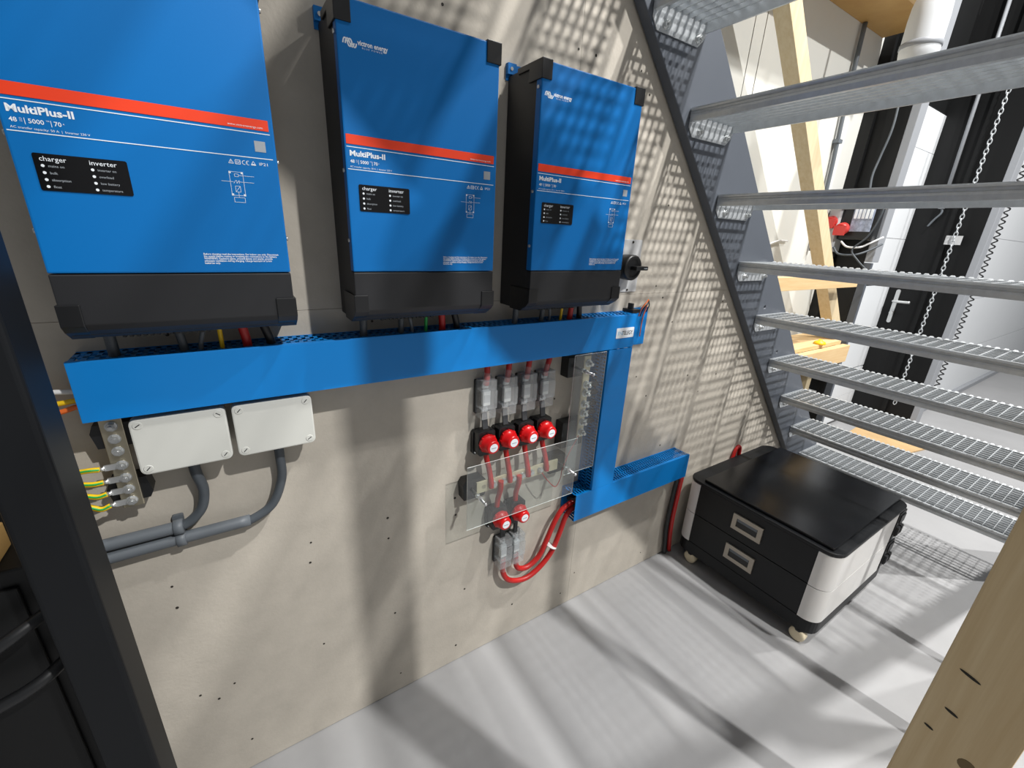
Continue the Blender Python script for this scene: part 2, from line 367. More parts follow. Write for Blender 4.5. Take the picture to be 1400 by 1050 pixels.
# ================================================================== INVERTERS
IW, IZ0 = .323, .105
def make_inverter():
    r = empty('inverter_charger', (0, 0, 1.327))
    Z = lambda v: v+IZ0
    # black case (side profile)
    MB().prism([(-.002, Z(-.104)), (-.118, Z(-.104)), (-.1285, Z(-.098)), (-.1285, Z(.449)), (-.002, Z(.449))][::-1], 'x', .0015, IW-.0015).build('case', M_blk, r, bevel=.002)
    # blue front cover that folds round the sides
    cv = MB().box(0, IW, -.148, -.126, Z(.0008), Z(.4505)).build('front_cover', M_blue, r, bevel=.0025)
    for v in (.06, .185, .40):
        for x, s in ((-.0002, -1), (IW+.0002, 1)):
            MB().cyl((x, -.137, Z(v)), (x+s*.003, -.137, Z(v)), .0036, 10).build('screw', M_zinc, cv)
    tb = MB().prism([(-.126, Z(-.0008)), (-.148, Z(-.0008)), (-.148, Z(-.078)), (-.141, Z(-.088)), (-.118, Z(-.1045)), (-.06, Z(-.1045)), (-.06, Z(-.06)), (-.126, Z(-.05))][::-1], 'x', 0, IW).build('terminal_cover', M_blk, r, bevel=.002)
    vt = MB()
    for i in range(14):
        x = .06+i*.009; vt.box(x, x+.005, -.1165, -.060, Z(-.1075), Z(-.1046))
    stuff(vt.build('vent_bar', M_blk2, tb))
    # corner guards
    for x0, x1 in ((-.003, .0255), (IW-.0255-.005, IW+.0035)):
        MB().prism([(-.098, Z(.4145)), (-.1505, Z(.4145)), (-.1505, Z(.4535)), (-.05, Z(.4535)), (-.05, Z(.441)), (-.098, Z(.441))][::-1], 'x', x0, x1).build('corner_guard', M_blk2, r, bevel=.0015)
        MB().prism([(-.06, Z(-.046)), (-.1505, Z(-.046)), (-.1505, Z(-.080)), (-.139, Z(-.091)), (-.112, Z(-.1065)), (-.06, Z(-.1065))][::-1], 'x', x0, x1).build('corner_guard', M_blk2, r, bevel=.0015)
    br = MB().box(-.006, IW+.006, -.0035, -.0005, Z(.44), Z(.475)).box(-.006, .018, -.012, -.0035, Z(.452), Z(.475)).build('mounting_bracket', M_blue, r)
    MB().cyl((.004, -.014, Z(.463)), (.004, -.012, Z(.463)), .004, 10).build('screw', M_zinc, br)
    # print on the front
    yp = -.1484; yq = -.1487
    MB().box(.0033, .3155, yq, -.1478, Z(.2294), Z(.2454)).build('red_stripe', M_red, r)
    for v in (.2249, .1875): MB().box(.0035, .3165, yp, -.1478, Z(v-.0006), Z(v+.0006)).build('white_line', M_wht, r)
    text('MultiPlus-II', .0128, M_wht, r, .0078, yp, Z(.2103), width=.0660, bold=.0004)
    text('48', .0078, M_wht, r, .0085, yp, Z(.1985), bold=.0001)
    text('12\n12', .0030, M_wht, r, .0182, yp, Z(.2020), space=.85)
    text('|', .0085, M_wht, r, .0222, yp, Z(.1985))
    text('5000', .0078, M_wht, r, .0265, yp, Z(.1985), bold=.0001)
    text('VA', .0028, M_wht, r, .0442, yp, Z(.2025))
    text('|', .0085, M_wht, r, .0478, yp, Z(.1985))
    text('70', .0078, M_wht, r, .0515, yp, Z(.1985), bold=.0001)
    text('A', .0030, M_wht, r, .0605, yp, Z(.2010))
    text('AC transfer capacity: 50 A  |  Inverter 230 V', .0040, M_wht, r, .0078, yp, Z(.1908), width=.0790)
    text('www.victronenergy.com', .0042, M_wht, r, .2575, yq-.0003, Z(.2322), width=.0495)
    MB().box(.2917, .3078, yp, -.1478, Z(.1973), Z(.2134)).build('code_patch', M_gpr, r)
    # display panel
    dp = MB().prism([(x, z) for x, z in rrect(.0207, .1205, Z(.1150), Z(.1626), .0025, 4)], 'y', -.1490, -.1478).build('display_panel', M_panel, r)
    yd = -.1493
    text('charger', .0088, M_wht, dp, .0265, yd, Z(.1532), width=.0275)
    text('inverter', .0088, M_wht, dp, .0778, yd, Z(.1532), width=.0300)
    for x, words in ((.0288, ('mains on', 'bulk', 'absorption', 'float')), (.0802, ('inverter on', 'overload', 'low battery', 'temperature'))):
        for i, w in enumerate(words):
            v = .1470-i*.0089
            MB().cyl((x, -.1489, Z(v)), (x, -.1496, Z(v)), .0019, 12).build('indicator', M_wht, dp)
            text(w, .0046, M_gpr, dp, x+.0052, yd, Z(v-.0014))
    # approval marks: triangle, manual, CE, triangle, IP21
    mk = MB()
    def tri(b, cx, cz, s):
        for k in range(3):
            a0 = math.radians(90+120*k); a1 = math.radians(90+120*(k+1))
            line(b, (cx+s*math.cos(a0), cz+s*math.sin(a0)), (cx+s*math.cos(a1), cz+s*math.sin(a1)), .0007)
    def line(b, p, q, w):
        p = Vector(p); q = Vector(q); n = (q-p).normalized(); n = Vector((-n.y, n.x))*w/2
        c = [p+n, p-n, q-n, q+n]
        b.prism([(a.x, a.y) for a in c], 'y', yp, -.1478)
    tri(mk, .2545, Z(.1778), .0040); line(mk, (.2545, Z(.1800)), (.2545, Z(.1768)), .0007)
    mk.build('warning_mark', M_wht, r)
    mk = MB()
    for p, q in (((.2605, .1755), (.2675, .1755)), ((.2605, .1815), (.2675, .1815)), ((.2605, .1755), (.2605, .1815)), ((.2675, .1755), (.2675, .1815)), ((.2618, .1795), (.2640, .1795)), ((.2618, .1775), (.2640, .1775)), ((.2650, .1770), (.2665, .1800))):
        line(mk, (p[0], Z(p[1])), (q[0], Z(q[1])), .0008)
    mk.build('manual_mark', M_wht, r)
    mk = MB()
    for cx in (.2733, .2790):
        for k in range(6):
            a0 = math.radians(70+220*k/6); a1 = math.radians(70+220*(k+1)/6)
            line(mk, (cx+.0030*math.cos(a0), Z(.1785)+.0030*math.sin(a0)), (cx+.0030*math.cos(a1), Z(.1785)+.0030*math.sin(a1)), .0008)
    line(mk, (.2762, Z(.1785)), (.2785, Z(.1785)), .0008)
    mk.build('approval_mark', M_wht, r)
    mk = MB(); tri(mk, .2865, Z(.1780), .0040); line(mk, (.2838, Z(.1766)), (.2892, Z(.1766)), .0022)
    mk.build('approval_mark', M_wht, r)
    text('IP21', .0062, M_wht, r, .2945, yp, Z(.1766), width=.0125)
    # wiring diagram
    dg = MB()
    for p, q in (((.2493, .163), (.2685, .163)), ((.2493, .127), (.2685, .127)), ((.2493, .127), (.2493, .163)), ((.2685, .127), (.2685, .163)),
                 ((.2368, .1478), (.2540, .1478)), ((.2620, .1482), (.2834, .1482)), ((.2620, .1579), (.2847, .1579)), ((.2590, .1265), (.2590, .1238)),
                 ((.2515, .1238), (.2670, .1238)), ((.2515, .1165), (.2670, .1165)), ((.2515, .1165), (.2515, .1238)), ((.2670, .1165), (.2670, .1238)),
                 ((.2565, .1560), (.2620, .1560)), ((.2565, .1600), (.2620, .1600)), ((.2565, .1560), (.2565, .1600)), ((.2620, .1560), (.2620, .1600)),
                 ((.2540, .1455), (.2575, .1505)), ((.2585, .1455), (.2620, .1505)), ((.2585, .1455), (.2585, .1505)), ((.2620, .1455), (.2620, .1505)),
                 ((.2555, .1325), (.2625, .1415)), ((.2555, .1325), (.2625, .1325)), ((.2555, .1415), (.2625, .1415)), ((.2555, .1325), (.2555, .1415)), ((.2625, .1325), (.2625, .1415)), ((.2590, .1325), (.2590, .1270))):
        line(dg, (p[0], Z(p[1])), (q[0], Z(q[1])), .0005)
    for cx, cz in ((.2503, .1620), (.2675, .1620), (.2503, .1280), (.2675, .1280)):
        dg.box(cx-.0016, cx+.0016, yp, -.1478, Z(cz)-.0016, Z(cz)+.0016)
    dg.build('wiring_diagram', M_wht, r)
    text('Before charging read the instructions. For indoor use only. Disconnect\nthe supply before making or breaking the connections to the battery.\nWARNING: Explosive gases, prevent flames and sparks, provide\nadequate ventilation during charging. Charge lead-acid or Li-Ion\nbatteries only.', .0043, M_wht, r, .1942, yp, Z(.0302), width=.1122, space=.86, bold=.00008)
    # logo: two rounded wave groups, then the maker's lettering
    lg = MB()
    for k in range(3):
        path = [(-.0008, -.0030), (.0004, .0022), (.0018, .0046), (.0038, .0050), (.0054, .0034), (.0082, -.0044), (.0098, -.0062), (.0118, -.0060), (.0132, -.0040), (.0142, -.0002)]
        pts = [(.0106+k*.0040+a, Z(.3868)+b) for a, b in path]
        for p, q in zip(pts[:-1], pts[1:]): line(lg, p, q, .0021)
    lg.build('logo', M_wht, r)
    text('victron energy', .0108, M_wht, r, .0348, yp, Z(.3858), width=.0535, bold=.0003)
    text('B L U E   P O W E R', .0036, M_wht, r, .0418, yp, Z(.3812), width=.0360)
    return r
inv = make_inverter()
INV = [(0.0, 'blue and black wall inverter hanging between the two other inverters'),
       (-.4367, 'blue and black wall inverter above the two white junction boxes'),
       (.4338, 'blue and black wall inverter beside the round black rotary switch')]
for i, (x, lab) in enumerate(INV):
    o = inv if i == 0 else copy_tree(inv)
    o.location.x = x; tag(o, lab, 'inverter', 'blue inverters on the board wall')
# cables from inverters into the duct
WH = ['inverter between the other two', 'inverter above the junction boxes', 'inverter beside the rotary switch']
cabs = [[(.035, 'grey', M_conduit2, .0085, 0), (.125, 'grey', M_conduit2, .0068, 0), (.154, 'light grey', M_conduit, .0042, .01), (.189, 'green', M_grn, .0042, 0), (.234, 'red', M_redc, .0085, .004), (.276, 'black', M_cblk, .0085, .012)],
        [(-.405, 'grey', M_conduit2, .0085, 0), (-.303, 'grey', M_conduit2, .0072, .004), (-.278, 'light grey', M_conduit, .0042, -.012), (-.242, 'yellow', M_yel, .0042, 0), (-.198, 'red', M_redc, .0085, .006), (-.155, 'black', M_cblk, .0085, .012)],
        [(.457, 'grey', M_conduit2, .0085, 0), (.551, 'grey', M_conduit2, .0075, 0), (.582, 'light grey', M_conduit, .0042, .006), (.624, 'yellow', M_yel, .0042, 0), (.66, 'red', M_redc, .0085, 0), (.699, 'black', M_cblk, .0085, .008)]]
ORD = {0: 'thick ', 1: 'thinner '}
for c, wh in zip(cabs, WH):
    for i, (x, nm, m, rad, lean) in enumerate(c):
        y = -.052
        o = MB().tube([(x-lean*1.4, y-.006, 1.345), (x-lean*.9, y-.003, 1.32), (x-lean*.2, y, 1.29), (x, y+.004, 1.262), (x+.002, y+.006, 1.235)], rad, 10).build('inverter_cable', m, origin=(x, y, 1.235))
        adj = ORD.get(i, '') if nm == 'grey' else ''
        tag(o, adj+nm+' cable dropping into the duct from the '+wh, 'cable', 'cables between inverters and duct')

# ================================================================== BLUE DUCTS
def slotted(mb, a0, a1, b, t, axis, pitch=.0125, fw=.0056, y0=-.077, y1=-.004):
    # slotted side wall: fingers at regular pitch + lengthwise ribs; axis x: wall normal z at height b ; axis z: wall normal x at b
    n = int((a1-a0)/pitch)
    def bx(p, q, c, d):
        if axis == 'x': mb.box(p, q, c, d, b, b+t)
        else: mb.box(b, b+t, c, d, p, q)
    for i in range(n+1):
        p = a0+i*pitch
        bx(p, min(p+fw, a1), y0, y1)
    bx(a0, a1, y1-.012, y1); bx(a0, a1, y0, y0+.004); bx(a0, a1, -.045, -.038)
def duct_h(label, x0, x1, z0, z1, xl0, xl1, pitch=.0125):
    e = empty('wiring_duct', (x0, 0, z0)); tag(e, label, 'cable duct', 'blue wiring ducts')
    w = x1-x0; h = z1-z0
    MB().box(0, w, -.004, -.0008, 0, h).build('back_plate', M_duct, e)
    if xl1 < x1: MB().box(xl1-x0+.02, w, -.0055, -.0042, -.022, h+.008).build('end_plate', M_duct, e)
    w = xl1-x0
    cbm = MB()  # cables added to make the duct interior dark behind its slots
    for k in range(7):
        yy = -.018-(k % 3)*.018; zz = h*(.22+.09*k)
        cbm.tube([(.02+w*q/6, yy+random.uniform(-.004, .004), zz+random.uniform(-.008, .008)) for q in range(0, 6)]+[(w-.03, yy, zz)], .0075, 6, sub=3)
    stuff(cbm.build('dark_fill_cables', M_cblk, e))
    mb = MB(); slotted(mb, 0, w, h-.003, .002, 'x', pitch, pitch*.48)
    stuff(mb.build('slotted_side', M_duct, e))
    mb = MB(); slotted(mb, 0, w, .001, .002, 'x', pitch, pitch*.48)
    stuff(mb.build('slotted_side', M_duct, e))
    lid = MB().box(xl0-x0, xl1-x0, -.081, -.078, 0, h).box(xl0-x0, xl1-x0, -.081, -.070, h-.0005, h+.0015).box(xl0-x0, xl1-x0, -.081, -.070, -.0015, .0005).build('lid', M_duct, e, bevel=.0012)
    return e, lid
du, lidu = duct_h('long blue wiring duct running under the three inverters', -.466, 1.075, 1.170, 1.279, -.466, .932, .0165)
dl, lidl = duct_h('short blue wiring duct at knee height ending beside the battery cabinet', .747, 1.412, .512, .622, .747, 1.412)
dv = empty('wiring_duct', (.822, 0, .6245)); tag(dv, 'upright blue wiring duct joining the long duct to the short one', 'cable duct', 'blue wiring ducts')
hv = 1.1665-.6245; wv = .108
MB().box(0, wv, -.004, -.0008, 0, hv).build('back_plate', M_duct, dv)
cbm = MB()  # added cables that darken the inside of the upright duct
for k in range(6):
    xx = .02+.013*k; yy = -.02-(k % 3)*.018
    cbm.tube([(xx+random.uniform(-.004, .004), yy, .01+(hv-.02)*q/5) for q in range(6)], .0085, 6, sub=3)
stuff(cbm.build('dark_fill_cables', M_cblk, dv))
for b in (.001, wv-.003):
    mb = MB(); slotted(mb, 0, hv, b, .002, 'z'); stuff(mb.build('slotted_side', M_duct, dv))
MB().box(0, wv, -.0815, -.078, 0, hv).box(-.0015, .0005, -.0815, -.070, 0, hv).box(wv-.0005, wv+.0015, -.0815, -.070, 0, hv).build('lid', M_duct, dv, bevel=.0012)
# sticker on the long duct
st = MB().prism(rrect(.843, .926, 1.2045, 1.239, .003, 3), 'y', -.0822, -.0812).build('sticker', M_wht, origin=(.843, -.0812, 1.2045))
tag(st, 'small white sticker lettered INTELEGY on the long duct', 'sticker')
text('IN', .019, M_lb, st, .006, -.0013, .0105, width=.020)
text('TELEGY', .019, mat('black_print', '#16181a', .5), st, .0272, -.0013, .0105, width=.050, bold=.0003)
# wires at the open duct end
o = MB().tube([(1.0, -.03, 1.262), (.985, -.05, 1.29), (1.005, -.055, 1.318), (1.04, -.03, 1.318), (1.062, -.012, 1.304), (1.045, -.012, 1.25), (1.042, -.012, 1.18)], .0022, 6).build('thin_wire', M_org, origin=(1.0, -.03, 1.18))
tag(o, 'thin orange wire looping out of the open end of the long duct', 'wire')
o = MB().tube([(1.01, -.028, 1.26), (1.0, -.045, 1.288), (1.02, -.048, 1.311), (1.055, -.02, 1.309), (1.072, -.010, 1.292), (1.062, -.010, 1.27)], .0022, 6).build('thin_wire', M_cblk, origin=(1.01, -.028, 1.26))
tag(o, 'thin black wire looping out of the open end of the long duct', 'wire')
k = empty('duct_clamp', (.95, 0, 1.282)); tag(k, 'small black cable clamp on top of the open duct end', 'clamp')
MB().box(-.018, .02, -.06, -.012, -.002, .010).build('base', M_blk2, k, bevel=.002)
MB().box(-.014, -.004, -.05, -.03, .010, .030).build('latch', M_blk2, k, bevel=.002)

# ================================================================== ROTARY SWITCH
rs = empty('rotary_switch', (.95, 0, 1.36)); tag(rs, 'round black rotary switch on a grey backing plate', 'switch')
MB().prism(rrect(-.062, .046, -.015, .158, .004, 3), 'y', -.004, -.0005).build('backing_plate', M_plate, rs, bevel=.001)
MB().lathe((-.032, -.004, .07), (0, -1, 0), [(.040, 0), (.041, .01), (.041, .042), (.037, .046), (.030, .047), (.028, .044)], 28).build('body', M_blk2, rs)
kn = MB().box(-.044, .012, -.074, -.047, .0635, .0765).build('handle', M_blk2, rs, bevel=.003)
MB().box(-.010, .006, -.0752, -.0738, .0690, .0710).build('pointer', M_gpr, kn)
for x, z in ((.0, .150), (.0, -.008)):
    MB().cyl((x, -.004, z), (x, -.006, z), .004, 10).build('screw', M_hole, rs)

# ================================================================== JUNCTION BOXES, CONDUIT, EARTH BAR
def jbox(x0, label):
    e = empty('junction_box', (x0, 0, 1.040)); tag(e, label, 'junction box', 'white junction boxes')
    w, h = .153, .118
    MB().prism(rrect(.002, w-.002, .002, h-.002, .010), 'y', -.046, -.0006).build('base', M_jb, e, bevel=.001)
    ld = MB().prism(rrect(0, w, 0, h, .012), 'y', -.070, -.0465, smooth=False).build('lid', M_jb, e, bevel=.003)
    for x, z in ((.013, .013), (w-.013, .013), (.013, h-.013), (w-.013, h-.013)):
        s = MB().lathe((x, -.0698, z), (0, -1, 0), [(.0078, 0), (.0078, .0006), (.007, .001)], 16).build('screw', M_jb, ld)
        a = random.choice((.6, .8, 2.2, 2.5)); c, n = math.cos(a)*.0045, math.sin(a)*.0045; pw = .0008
        MB().prism([(x-c-pw*math.sin(a), z-n+pw*math.cos(a)), (x-c+pw*math.sin(a), z-n-pw*math.cos(a)), (x+c+pw*math.sin(a), z+n-pw*math.cos(a)), (x+c-pw*math.sin(a), z+n+pw*math.cos(a))], 'y', -.0712, -.0703).build('slot_shade', M_dk, s)  # raised dark bar, painted shade of the screw's recess
    return e
jbox(-.410, 'white junction box next to the earthing bar under the long duct')
jbox(-.247, 'white junction box with the clear gap to the fuses under the long duct')
def conduit(name, pts_cable, pts_pipe, label):
    e = empty(name, pts_pipe[-1]); tag(e, label, 'conduit', 'grey conduits below the junction boxes')
    O = Vector(pts_pipe[-1])
    MB().tube([Vector(p)-O for p in pts_cable], .0105, 12).build('flexible_cable', M_conduit2, e)
    MB().tube([Vector(p)-O for p in pts_pipe], .0135, 14).build('rigid_pipe', M_conduit, e)
conduit('conduit_bend', [(-.333, -.022, 1.044), (-.331, -.022, 1.0), (-.325, -.022, .955), (-.336, -.022, .91), (-.366, -.022, .882), (-.40, -.022, .878)],
        [(-.375, -.022, .878), (-.46, -.022, .878), (-.545, -.022, .878)], 'grey conduit curving out of the junction box next to the earthing bar')
conduit('conduit_bend', [(-.170, -.022, 1.044), (-.170, -.022, 1.0), (-.173, -.022, .94), (-.200, -.022, .876), (-.245, -.022, .849), (-.28, -.022, .848)],
        [(-.25, -.022, .848), (-.38, -.022, .848), (-.545, -.022, .846)], 'longer grey conduit curving out of the junction box nearer the fuses')
cl = empty('conduit_clip', (-.382, 0, .863)); tag(cl, 'grey plastic double clip holding both conduits', 'clip')
MB().prism(rrect(-.010, .010, -.032, .036, .003, 2), 'y', -.0085, -.0006).build('foot', M_conduit, cl)
for z in (-.016, .015):
    MB().lathe((-.009, -.022, z), (1, 0, 0), [(.0150, 0), (.0172, .001), (.0172, .017), (.0150, .018)], 16).build('ring', M_conduit, cl)
eb = empty('earth_bar', (-.438, 0, .96)); tag(eb, 'upright metal earthing bar with bolts beside the white junction box', 'busbar')
MB().box(-.0165, .0165, -.046, -.040, .006, .205).build('bar', M_tin, eb, bevel=.001)
for z in (.150, .028):
    MB().prism([(-.028, -.012), (.028, -.012), (.034, 0), (.028, .036), (-.028, .036), (-.034, .02)], 'y', -.040, -.0006).build('standoff', M_blk2, eb).location.z = z
EB = [1.143, 1.117, 1.091, 1.061, 1.033, 1.007, .981]
for z in EB:
    MB().cyl((0, -.046, z-.96), (0, -.048, z-.96), .0098, 16).cyl((0, -.048, z-.96), (0, -.055, z-.96), .0078, 6).cyl((0, -.055, z-.96), (0, -.059, z-.96), .004, 8).build('bolt', M_zinc, eb)
for i, z in enumerate(EB[3:]):
    e = empty('earth_wire', (-.452, -.047, z)); tag(e, 'yellow and green earth wire, '+('topmost', 'second highest', 'second lowest', 'lowest')[i]+' on the earthing bar', 'wire', 'earth wires on the earthing bar')
    MB().box(-.012, .010, -.003, .0, -.006, .006).cyl((-.010, -.003, 0), (-.020, -.003, -.0005), .0042, 8).build('lug', M_zinc, e)
    zz0 = (.004, .008, .012, .018)[i]
    pts = [(-.018, -.003, -.0005), (-.032, -.004, .002-.002*i), (-.05, .0, zz0*.3), (-.085, .006, zz0)]
    MB().tube(pts, .0052, 8).build('sheath', M_yel, e)
    stripe = [(p[0], p[1]-.0036, p[2]+.0014) for p in pts]
    MB().tube(stripe, .0022, 6).build('green_stripe', M_grn, e)
# wires leaving the left end of the long duct
for z, m, nm, dz in ((1.215, M_cwht, 'white wire leaving the open end of the long duct', .004), (1.198, M_yel, 'yellow wire leaving the open end of the long duct', -.006), (1.186, M_org, 'orange wire leaving the open end of the long duct', -.014)):
    o = MB().tube([(-.44, -.035, z), (-.475, -.035, z), (-.50, -.033, z+dz*.5), (-.54, -.03, z+dz)], .0048, 8).build('duct_wire', m, origin=(-.44, -.035, z)); tag(o, nm, 'wire')

# ================================================================== FUSES, SWITCHES, BUSBARS
PX = [.382, .4547, .5274, .6000]
def make_fuse():
    e = empty('fuse_holder', (0, 0, 0))      # base at lower edge on wall, local x centred
    MB().prism(rrect(-.026, .030, 0, .108, .004, 3), 'y', -.010, -.0006).build('base', M_blk2, e, bevel=.001)
    for z in (.016, .092):
        MB().box(-.010, .012, -.022, -.010, z-.010, z+.010).cyl((0.001, -.022, z), (0.001, -.032, z), .006, 6).build('terminal', M_zinc, e)
    fb = MB().box(-.011, .013, -.036, -.020, .030, .078).build('fuse_link', mat('fuse_white', '#e8e8e4', .4), e, bevel=.003)
    MB().box(-.009, .011, -.0375, -.0362, .042, .066).build('fuse_label', M_plate, fb)
    cv = MB()
    w0, w1 = -.0235, .0255; y0, y1 = -.054, -.0105; t = .0015
    def shell(z0, z1, ya, xa, xb):
        cv.box(xa, xb, ya, ya+t, z0, z1); cv.box(xa, xa+t, ya+t, y1, z0, z1); cv.box(xb-t, xb, ya+t, y1, z0, z1)
    shell(.026, .082, y0, w0, w1); shell(.082, .114, y0+.004, w0+.001, w1-.001); shell(-.006, .026, y0+.004, w0+.001, w1-.001)
    cv.box(w0, w1, y0+.004, y1, .0812, .0825); cv.box(w0, w1, y0+.004, y1, .0255, .0268)
    cv.box(w0+.001, w1-.001, y0+.004, y1, .1128, .114)
    cv.build('clear_cover', M_cover, e)
    return e
ORD4 = ['farthest from', 'third from', 'second from', 'nearest to']
fz = make_fuse()
for i in range(4):
    o = fz if i == 0 else copy_tree(fz)
    o.location = (PX[i], 0, 1.0); tag(o, 'clear-covered fuse holder '+ORD4[i]+' the upright busbar in the row of four', 'fuse holder', 'row of four fuse holders')
for i, x in enumerate((.470, .5245)):
    o = copy_tree(fz); o.location = (x, 0, .402); tag(o, 'clear-covered fuse holder in the lower pair, '+('farther from', 'nearer to')[i]+' the short duct', 'fuse holder', 'pair of lower fuse holders')
def make_switch():
    e = empty('battery_switch', (0, 0, 0))
    MB().prism([(-.034, .004), (-.028, -.002), (.028, -.002), (.034, .004), (.034, .074), (.028, .080), (-.028, .080), (-.034, .074)], 'y', -.016, -.0006).build('base', M_blk2, e, bevel=.001)
    hs = MB().prism([(-.030, .012), (-.022, .002), (.022, .002), (.030, .012), (.030, .080), (.022, .086), (-.022, .086), (-.030, .080)], 'y', -.044, -.0165).build('housing', M_blk2, e, bevel=.003)
    for x in (-.026, .026):
        for z in (.006, .076):
            MB().cyl((x, -.016, z), (x, -.0185, z), .0035, 8).build('screw', M_zinc, e)
    kb = MB().lathe((0, -.0445, .047), (0, -1, 0), [(.0275, 0), (.029, .003), (.029, .012), (.0275, .016), (.024, .018), (.0225, .034), (.0205, .040), (.017, .0415)], 28).build('knob', M_redk, e)
    for a in range(0, 360, 45):
        t = math.radians(a); MB().cyl((.0283*math.cos(t), -.0475, .047+.0283*math.sin(t)), (.0283*math.cos(t), -.0565, .047+.0283*math.sin(t)), .0028, 8).build('grip_rib', M_redk, kb)
    dsk = MB().lathe((0, -.0861, .047), (0, -1, 0), [(.0135, 0), (.0135, .0008)], 20).build('sticker', M_wht, kb)
    MB().box(-.008, .008, -.0875, -.0870, .0455, .0480).build('print', M_gpr, dsk)
    return e
sw = make_switch()
for i in range(4):
    o = sw if i == 0 else copy_tree(sw)
    o.location = (PX[i], 0, .866); tag(o, 'red-knobbed battery switch '+ORD4[i]+' the upright busbar in the row of four', 'switch', 'row of four battery switches')
for i, x in enumerate((.4405, .5150)):
    o = copy_tree(sw); o.location = (x, 0, .569); tag(o, 'red-knobbed battery switch in the lower pair, '+('farther from', 'nearer to')[i]+' the short duct', 'switch', 'pair of lower battery switches')
# links between fuse and switch
for i, x in enumerate(PX):
    o = MB().prism([(-.036, .955), (-.030, .955), (-.020, 1.003), (-.026, 1.003)], 'x', x-.010, x+.008).build('busbar_link', mat('dark_link_metal', '#55585b', .35, metal=.6), origin=(x, 0, .955))
    tag(o, 'short dark metal link '+ORD4[i]+' the upright busbar, between fuse and switch', 'link', 'links under the four fuses')
for i, (x, x2) in enumerate(((.4405, .470), (.5150, .5245))):
    o = MB().box(x2-.012, x+.012 if x+.012 > x2 else x2+.006, -.030, -.024, .508, .575).build('busbar_link', M_cblk, origin=(x, 0, .508))
    tag(o, 'short black link between lower fuse and switch, '+('farther from', 'nearer to')[i]+' the short duct', 'link', 'links above the lower fuses')
# red battery cables
def red_cable(pts, label, group, sleeve=None, rad=.0088):
    O = Vector(pts[-1]); e = empty('battery_cable', O); tag(e, label, 'cable', group)
    MB().tube([Vector(p)-O for p in pts], rad, 12).build('sheath', M_redc, e)
    if sleeve:
        MB().cyl(Vector(sleeve[0])-O, Vector(sleeve[1])-O, .0125, 14, caps=False).build('clear_sleeve', M_cover, e)
for i, x in enumerate(PX):
    lx = (.002, .005, .006, .012)[i]
    red_cable([(x+lx+.004, -.030, 1.20), (x+lx, -.030, 1.155), (x+.001, -.031, 1.115), (x, -.028, 1.095)], 'red cable from the long duct into the fuse '+ORD4[i]+' the upright busbar', 'red cables above the fuses', ((x+.002, -.030, 1.135), (x, -.030, 1.108)))
for i, x in enumerate(PX):
    b = (.010, .008, .008, .012)[i]
    red_cable([(x+.004, -.030, .882), (x+.008, -.031, .850), (x+b+.006, -.036, .810), (x+b+.006, -.051, .772), (x+b+.006, -.053, .752)], 'red cable under the switch '+ORD4[i]+' the upright busbar in the row of four', 'red cables above the level busbar')
for i, (x, xt) in enumerate(((.4405, .434), (.515, .505))):
    red_cable([(xt, -.053, .766), (xt, -.052, .735), (xt+.002, -.036, .69), (x-.004, -.03, .650), (x-.004, -.03, .63)], 'red cable from the level busbar to the lower switch '+('farther from', 'nearer to')[i]+' the short duct', 'red cables below the level busbar')
red_cable([(.473, -.03, .42), (.474, -.03, .36), (.502, -.033, .312), (.566, -.037, .290), (.626, -.040, .311), (.682, -.043, .366), (.714, -.045, .444), (.742, -.045, .520), (.79, -.045, .548), (.86, -.045, .55)], 'red battery cable in the longer loop from the lower fuses to the short duct', 'looping red cables', ((.473, -.03, .408), (.474, -.03, .368)), .0098)
red_cable([(.527, -.03, .42), (.530, -.03, .372), (.545, -.03, .345), (.584, -.032, .336), (.632, -.034, .366), (.660, -.036, .426), (.694, -.036, .503), (.73, -.036, .548), (.79, -.04, .568), (.86, -.04, .57)], 'red battery cable in the shorter loop from the lower fuses to the short duct', 'looping red cables', ((.527, -.03, .405), (.529, -.03, .378)), .0098)
o = MB().lathe((.682, -.0395, .395), (.45, 0, .9), [(.0215, 0), (.0225, .0008), (.0225, .0032), (.0215, .004)], 18).build('cable_tie', M_cwht, origin=(.682, -.0395, .395))
tag(o, 'white cable tie round the two looping red cables', 'cable tie')
# busbars
hbz = empty('busbar', (.50, 0, .737)); tag(hbz, 'level tin-plated busbar with bolts behind a clear plate', 'busbar')
MB().box(-.150, .172, -.046, -.040, .002, .042).build('bar', M_bus, hbz, bevel=.001)
for i in range(8):
    x = -.125+i*.0365
    if i in (1, 2, 3, 4, 5, 6):
        MB().cyl((x, -.046, .022), (x, -.0485, .022), .0105, 14).cyl((x, -.0485, .022), (x, -.056, .022), .0085, 6).build('bolt', M_zinc, hbz)
    else:
        MB().cyl((x, -.0455, .022), (x, -.0468, .022), .0075, 14).build('hole', M_tin, hbz)
for x in (-.155, .178):
    MB().prism([(-.036, -.020), (.036, -.020), (.044, -.004), (.044, .034), (.03, .050), (-.03, .050), (-.040, .034)], 'y', -.039, -.0006).build('standoff', M_blk2, hbz, bevel=.003).location = (x, 0, .004)
vb = empty('busbar', (.765, 0, .845)); tag(vb, 'upright tin-plated busbar with bolts behind a clear plate beside the upright duct', 'busbar')
MB().box(-.016, .012, -.046, -.040, .0, .300).build('bar', M_bus, vb, bevel=.001)
for z in (1.12, 1.044, 1.013, .972, .938, .904, .865):
    MB().cyl((0, -.046, z-.845), (0, -.049, z-.845), .0135, 14).cyl((0, -.049, z-.845), (0, -.059, z-.845), .0105, 6).cyl((0, -.059, z-.845), (0, -.070, z-.845), .0058, 8).build('bolt', M_zinc, vb)
